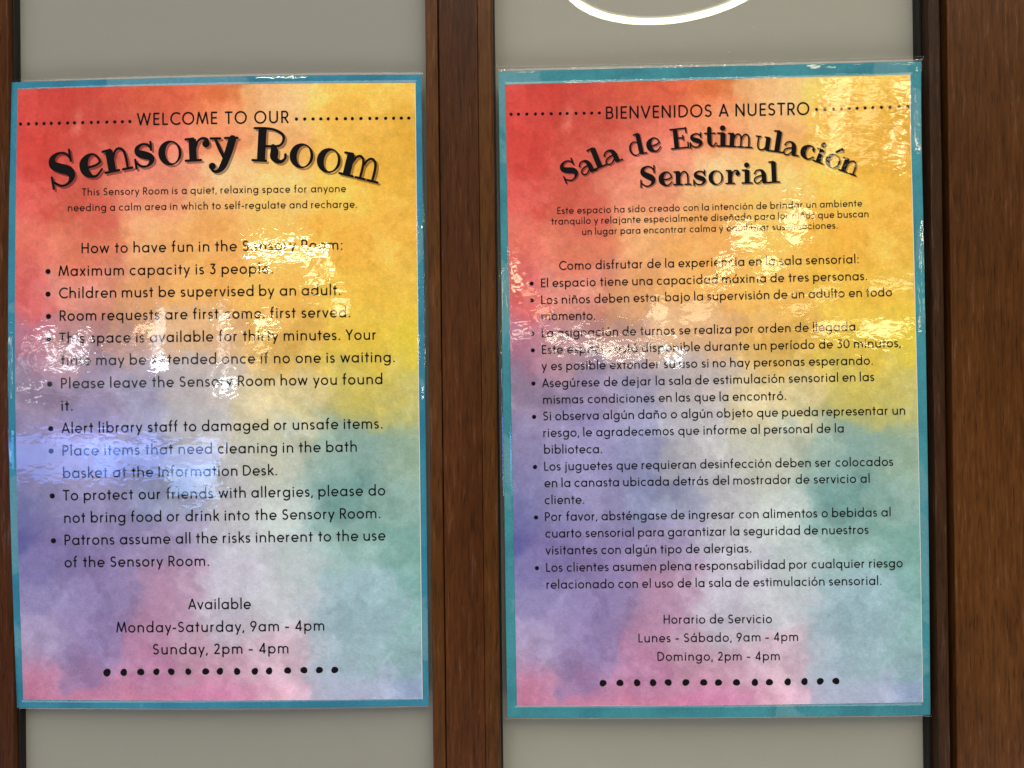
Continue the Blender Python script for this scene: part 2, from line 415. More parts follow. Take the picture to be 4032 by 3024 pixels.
SLAB = {
 'o': (.96, [('r', ell(.48, .5, .48, .53), ell(.565, .5, .275, .445))]),
 'n': (1.10, [bar(.03, .95, .34, .97), stem(.28, .04, .95), bar(.0, .04, .55, .04), cur((.40, .62, TH), (.52, .87, TH), (.68, .96, .05), (.84, .84, .055), (.90, .55, .055), (.90, .06, TH), cap='flat'), bar(.70, .04, 1.08, .04)]),
 'm': (1.62, [bar(.03, .95, .34, .97), stem(.28, .04, .95), bar(.0, .04, .55, .04), cur((.40, .62, TH), (.50, .86, TH), (.64, .96, .05), (.79, .84, .052), (.84, .55, .052), (.84, .06, TH), cap='flat'), bar(.66, .04, 1.04, .04),
     cur((.86, .62, TH), (.97, .86, TH), (1.12, .96, .05), (1.28, .84, .055), (1.34, .55, .055), (1.34, .06, TH), cap='flat'), bar(1.14, .04, 1.56, .04)]),
 'r': (1.04, [bar(.03, .95, .34, .97), stem(.30, .04, .95), bar(.0, .04, .62, .04), cur((.42, .60, TH), (.52, .84, .05), (.70, .96, .055), (.88, .90, .07), (.90, .76, .08)), ('d', .85, .72, .155)]),
 'y': (1.16, [bar(.02, .96, .42, .96), bar(.62, .97, 1.14, .97), cur((.22, .93, .06), (.38, .55, .075), (.58, .12, .07), cap='flat'), cur((.93, .93, .15), (.80, .50, .15), (.66, .10, .14), (.52, -.22, .13), (.34, -.42, .085), (.14, -.44, .055), (.02, -.28, .06)), ('d', .08, -.22, .15)]),
 'e': (.92, [cur((.14, .42, TH), (.40, .45, TH), (.70, .50, TH), (.87, .60, TH), cap='flat'), ('s', spline([(.87, .60, .045), (.80, .82, .05), (.62, .98, .045), (.40, .93, .09), (.215, .72, .155), (.17, .48, .165), (.24, .24, .15), (.44, .05, .075), (.66, .05, .05), (.90, .28, .045)]), 'round')]),
 's': (.90, [bar(.80, 1.02, .78, .68), bar(.06, -.02, .06, .36), ('s', spline([(.78, .74, TH), (.66, .92, TH), (.42, .97, .05), (.20, .83, .09), (.22, .63, .13), (.45, .51, .155), (.70, .38, .14), (.74, .20, .10), (.55, .03, .05), (.30, .04, TH), (.08, .22, TH)]), 'flat')]),
 'c': (.88, [('s', spline([(.80, .64, .05), (.76, .86, .07), (.60, .98, .045), (.40, .93, .09), (.215, .72, .155), (.17, .48, .165), (.24, .24, .15), (.44, .05, .075), (.64, .05, .05), (.86, .26, .045)]), 'round'), ('d', .76, .78, .10)]),
 'a': (1.12, [cur((.10, .70, .05), (.22, .90, .05), (.44, .97, .055), (.64, .86, .11), (.74, .62, .145), (.76, .30, .145), (.78, .05, .14), cap='flat'), bar(.70, .04, 1.10, .04), ('d', .11, .72, .06),
     cur((.66, .56, TH), (.40, .52, TH), (.16, .40, TH), (.08, .20, .05), (.20, .03, .05), (.42, .06, .045), (.64, .28, TH))]),
 'l': (.62, [bar(.02, 1.48, .30, 1.52), stem(.30, .04, 1.50), bar(.0, .04, .62, .04)]),
 'i': (.60, [bar(.02, .95, .30, .97), stem(.30, .04, .97), bar(.0, .04, .60, .04), ('d', .28, 1.32, .17)]),
 'd': (1.12, [bar(.48, 1.48, .78, 1.52), stem(.76, .04, 1.50), bar(.76, .04, 1.10, .04), ('r', ell(.40, .5, .40, .53), ell(.43, .5, .30, .44))]),
 't': (.74, [cur((.30, 1.30, .13), (.30, .80, .14), (.31, .30, .135), (.42, .06, .07), (.58, .06, .05), (.72, .26, TH)), bar(.0, .95, .66, .95)]),
 'u': (1.16, [bar(.0, .96, .30, .96), cur((.18, .93, .05), (.16, .50, .05), (.22, .14, .05), (.40, .03, .05), (.60, .10, TH), (.72, .34, TH)), bar(.58, .96, .84, .96), stem(.80, .04, .97), bar(.80, .04, 1.14, .04)]),
 'E': (1.14, [bar(.02, 1.42, .34, 1.42), stem(.34, .04, 1.42), bar(.34, 1.42, 1.02, 1.42), bar(1.02, 1.46, 1.02, 1.10), bar(.40, .76, .80, .76), bar(.80, .92, .80, .60), bar(.0, .04, 1.04, .04), bar(1.08, .0, 1.08, .40)]),
 'R': (1.34, [bar(.02, 1.40, .40, 1.42), stem(.34, .04, 1.42, .155), bar(.0, .04, .54, .04), cur((.40, 1.42, TH), (.80, 1.38, .05), (1.14, 1.20, .06), (1.20, .94, .055), (1.02, .70, TH), (.46, .66, TH)),
     cur((.80, .66, .10), (.86, .46, .15), (.86, .22, .15), (.98, .06, .10), (1.16, .04, .07), (1.30, .18, .055), (1.31, .34, .06))]),
 'S': (1.12, [bar(.98, 1.48, .97, 1.00), bar(.08, -.04, .09, .46), ('s', spline([(.97, 1.10, TH), (.82, 1.34, TH), (.54, 1.42, .055), (.26, 1.26, .11), (.23, .98, .155), (.48, .78, .18), (.80, .60, .18), (.90, .34, .13), (.72, .08, .06), (.42, .02, TH), (.12, .24, TH)]), 'flat')]),
}
SLAB['ó'] = (.96, SLAB['o'][1]+[('s', [(.46, 1.16, .05), (.90, 1.50, .13)], 'flat')])

def slab_glyph(k, ch, x0, z0, x1, z1, xh, dx=0.0, dz=0.0):
    w, parts = SLAB[ch]
    L = math.hypot(x1-x0, z1-z0); ca, sa = (x1-x0)/L, (z1-z0)/L; sx = L/w
    def T(a, b): return (x0+dx+a*sx*ca-b*xh*sa, z0+dz+a*sx*sa+b*xh*ca)
    g = (sx+xh)/2
    for p in parts:
        if p[0] == 's': k.ribbon([T(a, b) for a, b, _ in p[1]], [h*g*(1.0+.9*max(0, h-.06)) for _, _, h in p[1]], p[2])
        elif p[0] == 'd': c = T(p[1], p[2]); k.disc(c[0], c[1], p[3]*g, 18)
        else: k.ring([T(a, b) for a, b in p[1]], [T(a, b) for a, b in p[2]])

# ------------------------------------------------------------------ the watercolour wash printed on both sheets
WASH = np.array([
 [[215,80,70],[215,82,72],[226,105,75],[230,122,72],[240,185,125],[245,195,85],[245,195,85]],
 [[212,75,65],[212,85,72],[225,115,92],[232,142,97],[240,178,117],[245,190,85],[245,190,80]],
 [[215,85,75],[220,105,88],[230,142,112],[240,185,125],[242,190,110],[244,188,75],[244,190,80]],
 [[224,112,94],[226,130,100],[235,170,110],[238,170,95],[242,186,88],[236,175,66],[236,179,70]],
 [[218,100,95],[218,140,120],[228,165,110],[238,175,90],[240,182,83],[239,189,73],[240,195,83]],
 [[184,124,144],[186,140,140],[195,155,140],[220,175,125],[238,190,100],[242,205,85],[232,205,70]],
 [[152,132,154],[152,136,162],[150,145,167],[187,174,168],[217,197,144],[216,197,104],[216,206,132]],
 [[142,132,166],[146,139,176],[150,150,182],[186,182,182],[192,192,170],[154,181,168],[168,190,164]],
 [[116,116,162],[140,132,166],[147,152,182],[187,184,185],[188,193,184],[130,168,161],[158,187,173]],
 [[100,98,156],[136,121,162],[167,152,182],[190,187,192],[183,193,188],[152,184,173],[128,172,158]],
 [[152,142,182],[141,126,167],[187,147,172],[194,188,197],[193,193,195],[158,183,188],[124,170,158]],
 [[170,152,182],[151,131,172],[188,132,162],[194,152,168],[204,174,183],[173,193,200],[153,185,183]],
 [[206,138,164],[204,134,160],[207,132,157],[207,128,162],[217,168,183],[187,188,207],[168,183,211]]], float)
_rng = np.random.default_rng(11)
_LAT = _rng.random((64, 64)); _rng0 = (_rng.random((2, 91))-.5)*np.array([[.07], [.035]])
def vnoise(x, y):
    xi = np.floor(x).astype(int); yi = np.floor(y).astype(int); fx = x-xi; fy = y-yi
    fx = fx*fx*(3-2*fx); fy = fy*fy*(3-2*fy)
    g = lambda a, b: _LAT[a % 64, b % 64]
    return (g(xi, yi)*(1-fx)+g(xi+1, yi)*fx)*(1-fy)+(g(xi, yi+1)*(1-fx)+g(xi+1, yi+1)*fx)*fy
def fbm(x, y, o=5):
    s = 0; a = .5; t = 0
    for i in range(o):
        s = s+a*vnoise(x*2**i+17.3*i, y*2**i+9.1*i); t += a; a *= .55
    return s/t
def interp(u, v):
    a = np.clip(u, 0, 1)*6; b = np.clip(v, 0, 1)*12
    i = np.minimum(a.astype(int), 5); j = np.minimum(b.astype(int), 11); fa = (a-i)[..., None]; fb = (b-j)[..., None]
    fa = fa*fa*(3-2*fa)*.5+fa*.5; fb = fb*fb*(3-2*fb)*.5+fb*.5
    return (WASH[j, i]*(1-fa)+WASH[j, i+1]*fa)*(1-fb)+(WASH[j+1, i]*(1-fa)+WASH[j+1, i+1]*fa)*fb
def wash(u, v):
    """printed colour at sheet fractions u (from the left), v (from the top): linear rgb"""
    u = np.asarray(u, float); v = np.asarray(v, float); x = u*1.0; y = v*1.53
    wx = fbm(x*5, y*5+3)-.5; wy = fbm(x*5+8, y*5+11)-.5
    wx2 = fbm(x*22+4, y*22)-.5; wy2 = fbm(x*22, y*22+7)-.5
    uu = u+.17*wx+.075*wx2; vv = v+.10*wy+.048*wy2
    c = interp(uu, vv)
    # pools of pigment round each control colour, meeting in ragged drying edges
    gi, gj = np.meshgrid(np.arange(7), np.arange(13)); jr = _rng0
    cu = gi.ravel()/6+jr[0]; cv = gj.ravel()/12+jr[1]; num = 0; den = 0
    for k in range(91):
        d = ((uu-cu[k])*1.0)**2+((vv-cv[k])*1.53)**2
        wgt = np.exp(-d*800*(1+.5*wx2)); num = num+wgt[..., None]*WASH.reshape(-1, 3)[k]; den = den+wgt
    pool = num/np.maximum(den, 1e-12)[..., None]; ok = (den > 1e-9)[..., None]
    c = np.where(ok, c*.66+pool*.34, c)
    # overlapping washes with a crisp drying edge, each layer a little denser or paler
    for k, (sc, amt) in enumerate(((3.1, 9), (4.7, -8), (7.5, 7), (12, -6), (6.0, 8))):
        f = fbm(x*sc+13*k+.25*wx2, y*sc+29*k+.25*wy2, 6)
        m = 1/(1+np.exp(-(f-.53)*90)); edge = np.exp(-((f-.53)/.010)**2)
        sat = c-c.mean(-1, keepdims=True)
        c = c*(1-.0062*amt*m)[..., None]+sat*(.05*m*np.sign(amt))[..., None]-(4*edge*(amt > 0))[..., None]
    # the small pale splash near the upper left corner
    d = ((u-.155+.5*wx2*.12)/.012)**2+((v-.062+.06*wy2)/.018)**2
    c = c+(np.exp(-d)*40)[..., None]*np.array([.5, 1, .9])
    g = fbm(x*70, y*70, 3)-.5
    c = c*(1+.10*g)[..., None]
    return np.clip(lin(np.clip(c, 8, 250))/ILLUM, .004, .92)
ILLUM = np.array([.93, .88, .80])

# ------------------------------------------------------------------ what is printed where, in millimetres from each notice's centre
ENGLISH = dict(
    W=282.07, H=428.58, x=-208.94, z=-0.31, roll=0.053, base=2.5,
    paper=[(-136.09, 209.26), (136.68, 208.5), (136.61, -209.13), (-135.97, -208.19)],
    lines=[
        ('WELCOME TO OUR', -52.69, 182.0, 50.92, 181.81, 8.43),
        ('This Sensory Room is a quiet, relaxing space for anyone', -90.69, 134.71, 89.12, 134.51, 4.90),
        ('needing a calm area in which to self-regulate and recharge.', -100.2, 124.01, 96.54, 123.81, 4.90),
        ('How to have fun in the Sensory Room:', -90.88, 95.25, 86.34, 95.29, 7.14),
        ('Maximum capacity is 3 people.', -106.53, 79.96, 39.12, 79.84, 7.14),
        ('Children must be supervised by an adult.', -106.14, 64.86, 84.6, 64.65, 7.14),
        ('Room requests are first come, first served.', -105.79, 49.48, 91.04, 49.53, 7.14),
        ('This space is available for thirty minutes. Your', -106.23, 34.28, 108.6, 34.13, 7.14),
        ('time may be extended once if no one is waiting.', -105.15, 19.23, 120.86, 18.78, 7.14),
        ('Please leave the Sensory Room how you found', -105.12, 3.65, 112.29, 3.92, 7.14),
        ('it.', -105.03, -11.52, -97.5, -11.46, 7.14),
        ('Alert library staff to damaged or unsafe items.', -105.05, -26.68, 112.03, -26.13, 7.14),
        ('Place items that need cleaning in the bath', -104.64, -41.87, 94.52, -41.62, 7.14),
        ('basket at the Information Desk.', -104.48, -57.05, 40.38, -56.86, 7.14),
        ('To protect our friends with allergies, please do', -104.9, -72.25, 113.37, -71.44, 7.14),
        ('not bring food or drink into the Sensory Room.', -104.25, -87.46, 109.93, -86.8, 7.14),
        ('Patrons assume all the risks inherent to the use', -104.33, -102.54, 113.1, -101.93, 7.14),
        ('of the Sensory Room.', -104.66, -117.7, -6.19, -117.55, 7.14),
        ('Available', -20.78, -146.85, 21.64, -147.04, 7.14),
        ('Monday-Saturday, 9am – 4pm', -70.14, -162.29, 71.2, -162.25, 7.14),
        ('Sunday, 2pm – 4pm', -45.4, -177.32, 46.8, -177.22, 7.14),
    ],
    titles=[
        [('S', -111.5, 139.96, -92.93, 143.57), ('e', -90.96, 145.9, -75.93, 148.22), ('n', -74.35, 149.38, -55.62, 152.73), ('s', -54.19, 152.7, -39.84, 154.56), ('o', -37.63, 154.21, -21.74, 155.27), ('r', -19.38, 156.56, -1.88, 157.22), ('y', -2.66, 156.76, 16.35, 156.79), ('R', 26.01, 156.34, 48.61, 154.95), ('o', 50.38, 152.51, 66.33, 150.61), ('o', 68.27, 149.73, 84.19, 146.74), ('m', 84.74, 146.82, 111.36, 139.91)],
    ], xheight=16.00,
    dots=[
        [(-133.65, 184.84, 1.14), (-128.11, 184.83, 1.14), (-122.49, 184.82, 1.14), (-117.28, 184.82, 1.14), (-112.23, 184.82, 1.14), (-106.62, 184.81, 1.14), (-100.78, 184.79, 1.14), (-96.06, 184.81, 1.14), (-90.31, 184.79, 1.14), (-84.32, 184.78, 1.14), (-79.62, 184.79, 1.14), (-73.57, 184.77, 1.14), (-68.08, 184.77, 1.14), (-62.83, 184.78, 1.14), (-57.67, 184.79, 1.14)],
        [(56.17, 184.48, 1.14), (61.78, 184.47, 1.14), (67.4, 184.45, 1.14), (72.69, 184.45, 1.14), (77.68, 184.44, 1.14), (83.44, 184.44, 1.14), (89.28, 184.43, 1.14), (94.03, 184.43, 1.14), (99.87, 184.43, 1.14), (105.87, 184.43, 1.14), (110.54, 184.44, 1.14), (116.62, 184.43, 1.14), (122.0, 184.44, 1.14), (127.22, 184.45, 1.14), (132.28, 184.45, 1.14)],
        [(-77.17, -189.53, 2.67), (-65.59, -189.39, 2.41), (-53.88, -189.17, 2.41), (-43.15, -189.04, 2.24), (-32.99, -189.0, 2.32), (-21.36, -189.05, 2.15), (-9.47, -188.97, 2.32), (0.23, -188.95, 2.32), (11.86, -189.12, 2.32), (23.95, -189.15, 2.32), (33.6, -189.02, 2.32), (46.13, -188.85, 2.32), (57.16, -188.76, 2.32), (67.56, -188.82, 2.32), (77.96, -188.89, 2.32)],
    ],
    bullets=[
        [(-113.72, 83.18, 1.77), (-113.7, 67.77, 1.77), (-113.4, 52.61, 1.77), (-113.05, 37.48, 1.77), (-112.77, 6.71, 1.77), (-112.38, -23.48, 1.77), (-112.36, -38.65, 1.77), (-112.08, -69.04, 1.77), (-111.93, -99.48, 1.77)],
    ],
)
SPANISH = dict(
    W=284.41, H=439.16, x=127.09, z=-3.42, roll=0.127, base=1.0,
    paper=[(-137.69, 210.23), (134.46, 210.81), (136.77, -210.81), (-135.5, -211.71)],
    lines=[
        ('BIENVENIDOS A NUESTRO', -69.6, 185.42, 67.33, 185.46, 8.43),
        ('Este espacio ha sido creado con la intención de brindar un ambiente', -103.45, 121.45, 101.56, 122.79, 4.56),
        ('tranquilo y relajante especialmente diseñado para los niños que buscan', -107.61, 114.26, 105.7, 115.57, 4.56),
        ('un lugar para encontrar calma y equilibrar sus emociones.', -86.83, 106.94, 84.9, 108.21, 4.56),
        ('Como disfrutar de la experiencia en la sala sensorial:', -102.74, 83.44, 98.54, 84.58, 5.94),
        ('El espacio tiene una capacidad máxima de tres personas.', -115.22, 71.86, 103.9, 73.09, 5.94),
        ('Los niños deben estar bajo la supervisión de un adulto en todo', -115.22, 60.38, 120.24, 61.97, 5.94),
        ('momento.', -115.14, 49.45, -78.94, 49.28, 5.94),
        ('La asignación de turnos se realiza por orden de llegada.', -115.15, 37.9, 97.57, 39.15, 5.94),
        ('Este espacio está disponible durante un período de 30 minutos,', -115.22, 26.59, 125.39, 27.67, 5.94),
        ('y es posible extender su uso si no hay personas esperando.', -115.61, 15.51, 106.7, 16.21, 5.94),
        ('Asegúrese de dejar la sala de estimulación sensorial en las', -115.38, 3.97, 107.5, 5.16, 5.94),
        ('mismas condiciones en las que la encontró.', -114.92, -7.26, 48.54, -6.79, 5.94),
        ('Si observa algún daño o algún objeto que pueda representar un', -115.15, -18.47, 127.59, -17.62, 5.94),
        ('riesgo, le agradecemos que informe al personal de la', -115.07, -29.76, 86.63, -29.14, 5.94),
        ('biblioteca.', -114.69, -41.06, -75.59, -41.13, 5.94),
        ('Los juguetes que requieran desinfección deben ser colocados', -114.77, -52.51, 119.08, -51.89, 5.94),
        ('en la canasta ubicada detrás del mostrador de servicio al', -114.77, -63.79, 103.36, -63.06, 5.94),
        ('cliente.', -114.77, -75.23, -88.11, -75.18, 5.94),
        ('Por favor, absténgase de ingresar con alimentos o bebidas al', -114.7, -86.59, 116.92, -85.79, 5.94),
        ('cuarto sensorial para garantizar la seguridad de nuestros', -114.62, -97.87, 102.09, -97.36, 5.94),
        ('visitantes con algún tipo de alergias.', -114.63, -109.29, 23.65, -109.08, 5.94),
        ('Los clientes asumen plena responsabilidad por cualquier riesgo', -114.4, -120.95, 124.48, -119.95, 5.94),
        ('relacionado con el uso de la sala de estimulación sensorial.', -114.33, -132.41, 110.17, -131.65, 5.94),
        ('Horario de Servicio', -35.8, -156.42, 36.7, -156.6, 5.94),
        ('Lunes – Sábado, 9am – 4pm', -52.89, -168.91, 53.96, -168.7, 5.94),
        ('Domingo, 2pm – 4pm', -40.35, -181.32, 41.45, -181.52, 5.94),
    ],
    titles=[
        [('S', -98.01, 142.38, -87.04, 146.87), ('a', -86.49, 146.86, -75.91, 151.19), ('l', -77.86, 151.0, -69.88, 154.13), ('a', -70.04, 153.58, -58.55, 157.66), ('d', -53.23, 159.51, -42.16, 161.8), ('e', -41.54, 161.63, -32.2, 163.56), ('E', -25.6, 163.89, -13.56, 164.98), ('s', -13.33, 164.82, -4.25, 165.35), ('t', -3.09, 165.32, 4.65, 165.41), ('i', 5.19, 165.32, 12.77, 165.17), ('m', 11.91, 165.03, 29.2, 163.75), ('u', 30.2, 162.95, 42.14, 161.16), ('l', 41.37, 161.33, 48.91, 160.09), ('a', 48.81, 159.08, 59.58, 157.54), ('c', 59.95, 156.91, 69.15, 154.55), ('i', 69.23, 154.39, 75.49, 151.93), ('ó', 76.24, 151.13, 85.79, 147.83), ('n', 86.17, 147.82, 97.59, 143.31)],
        [('S', -47.47, 139.1, -36.05, 139.28), ('e', -34.5, 139.25, -25.42, 139.4), ('n', -24.41, 139.61, -12.78, 139.78), ('s', -11.39, 139.44, -2.32, 139.74), ('o', -0.94, 139.4, 8.89, 139.61), ('r', 10.68, 139.81, 20.34, 139.78), ('i', 21.56, 139.91, 28.28, 139.86), ('a', 29.05, 139.77, 39.85, 139.87), ('l', 39.86, 140.02, 46.64, 140.2)],
    ], xheight=9.46,
    dots=[
        [(-133.97, 189.94, 1.08), (-128.97, 189.92, 1.08), (-123.26, 189.89, 1.08), (-117.41, 189.85, 1.08), (-112.56, 189.84, 1.08), (-106.71, 189.8, 1.08), (-100.63, 189.76, 1.08), (-95.95, 189.75, 1.08), (-89.87, 189.71, 1.08), (-84.41, 189.69, 1.08), (-79.27, 189.66, 1.08), (-74.05, 189.64, 1.08)],
        [(72.13, 188.83, 1.08), (77.75, 188.89, 1.08), (83.44, 188.95, 1.08), (88.81, 189.02, 1.08), (93.88, 189.09, 1.08), (99.26, 189.15, 1.08), (104.63, 189.22, 1.08), (109.76, 189.29, 1.08), (115.51, 189.35, 1.08), (121.25, 189.4, 1.08), (127.22, 189.45, 1.08), (132.96, 189.51, 1.08)],
        [(-77.25, -196.16, 2.32), (-65.81, -196.04, 2.32), (-54.31, -195.99, 2.32), (-43.59, -195.95, 2.32), (-33.41, -195.84, 2.32), (-21.63, -195.9, 2.32), (-9.62, -195.97, 2.32), (0.21, -196.11, 2.32), (12.28, -196.12, 2.32), (24.59, -196.22, 2.32), (34.28, -196.15, 2.32), (46.59, -196.04, 2.32), (57.82, -195.93, 2.32), (68.29, -195.88, 2.32), (78.84, -195.85, 2.32)],
    ],
    bullets=[
        [(-121.58, 74.54, 1.43), (-121.58, 63.13, 1.43), (-121.5, 40.49, 1.43), (-121.43, 29.17, 1.43), (-121.35, 6.63, 1.43), (-121.19, -15.99, 1.43), (-121.19, -16.05, 1.43), (-121.04, -49.95, 1.43), (-120.81, -84.12, 1.43), (-120.67, -118.42, 1.43)],
    ],
)

# ------------------------------------------------------------------ joinery and panes
Z0, Z1 = EYE-.62, EYE+.62
def profile(name, pts, mat, parent, z0=Z0, z1=Z1):
    """upright moulding: plan outline in millimetres, counter-clockwise seen from above"""
    n = len(pts); v = []
    for z in (z0, z1): v += [(x*MM, y*MM, z) for x, y in pts]
    f = [(i, (i+1) % n, n+(i+1) % n, n+i) for i in range(n)] + [tuple(range(n))[::-1], tuple(range(n, 2*n))]
    return mesh(name, v, f, mat, parent)
def rounded(x0, x1, yf, yb, rl, rr, k=5):
    """box plan with rounded front corners; yf is the front (toward the camera)"""
    p = [(x1, yb), (x0, yb)]
    for i in range(k+1):
        a = math.pi+math.pi/2*i/k; p.append((x0+rl+rl*math.cos(a), yf+rl+rl*math.sin(a)))
    for i in range(k+1):
        a = -math.pi/2+math.pi/2*i/k; p.append((x1-rr+rr*math.cos(a), yf+rr+rr*math.sin(a)))
    return p
fr = empty("door_frame", (0, 0, EYE-.62), "dark walnut stile cut off by the left edge of the photo, beside the English notice", "wooden frame")
def under(o, parent):                        # keep world placement when the parent sits away from the origin
    o.parent = parent; o.matrix_parent_inverse = Matrix.Translation(-parent.location); return o
under(profile("stile", rounded(-460, -350.0, -6, 30, .6, .8), WOOD_MID, None), fr)
under(profile("glazing_lip", rounded(-349.9, -348.9, -1.2, 8, .2, .4), GASKET, None), fr)

po = empty("door_stile", (-.04, 0, EYE-.62), "narrow dark walnut upright between the two notices, with rounded right edge", "wooden upright")
under(profile("glazing_bead", rounded(-64.6, -56.1, -6, 14, .8, 1.0), WOOD_BEAD, None), po)
under(profile("stile", rounded(-55.4, -29.3, -7.4, 14, .7, .5, 4), WOOD_MID, None), po)
under(profile("corner_bead", rounded(-29.1, -19.0, -7.1, 14, .4, 2.6, 8), WOOD_BEAD, None), po)
under(profile("gasket", rounded(-18.9, -18.0, 1.5, 12, .2, .2), GASKET, None), po)
under(profile("groove_back", rounded(-56.05, -55.45, -2.0, 12, .1, .1), GASKET, None), po)

rw = empty("wood_panel", (.33, 0, EYE-.62), "broad brown walnut panel along the right edge, lighter at the top", "wooden panel")
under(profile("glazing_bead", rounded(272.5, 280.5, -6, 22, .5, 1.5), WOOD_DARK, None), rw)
under(profile("gasket", rounded(270.4, 272.4, 3.0, 24, .2, .4), GASKET, None), rw)
under(profile("groove_back", rounded(280.6, 283.8, 4, 22, .2, .2), GASKET, None), rw)
under(profile("board", rounded(283.9, 470, -7.5, 22, .9, 2), WOOD_RIGHT, None), rw)

def pane(x0, x1, y, paint, label):
    e = empty("glass_panel", ((x0+x1)/2*MM, y*MM, EYE-.60), label, "glass panel")
    a, b = x0*MM, x1*MM; z0, z1 = EYE-.60, EYE+.60
    def sheet(nm, yy, mat, th):
        v = [(x, yy+t, z) for t in (0, th) for x, z in ((a, z0), (b, z0), (b, z1), (a, z1))]
        f = [(0, 1, 2, 3), (7, 6, 5, 4), (0, 4, 5, 1), (1, 5, 6, 2), (2, 6, 7, 3), (3, 7, 4, 0)]
        return v, f
    v = [(a, y*MM, z0), (b, y*MM, z0), (b, y*MM, z1), (a, y*MM, z1)]
    under(mesh("glass", v, [(0, 1, 2, 3)], GLASS), e)
    v, f = sheet("backing", (y+5.5)*MM, PAINT, .004)
    under(mesh("grey_backing", v, f, paint), e)
pane(-352, -62, 0, PAINT, "flat grey glass panel behind the English notice, left of the upright")
pane(-19, 271.5, 5, PAINT_HAZE, "flat grey glass panel behind the Spanish notice, mirroring a ring lamp at its top")

# dust specks and smears on the right pane round the lamp's reflection
def specks(name, n, x0, x1, z0, z1, y, seed, label):
    rnd = random.Random(seed); v = []; f = []
    for i in range(n):
        x, z = rnd.uniform(x0, x1), rnd.uniform(z0, z1); r = rnd.choice((.12, .16, .16, .22, .34)); b = len(v)
        for k in range(6):
            a = k*math.pi/3; v.append(((x+r*math.cos(a))*MM, (y-.05)*MM, EYE+(z+r*.8*math.sin(a))*MM))
        f.append(tuple(range(b, b+6)))
    o = mesh(name, v, f, PAPER); return tag(o, label, "dust", kind="stuff")
specks("dust_specks", 46, 20, 200, 225, 275, 5, 4, "tiny pale dust specks on the right glass panel above the Spanish notice")

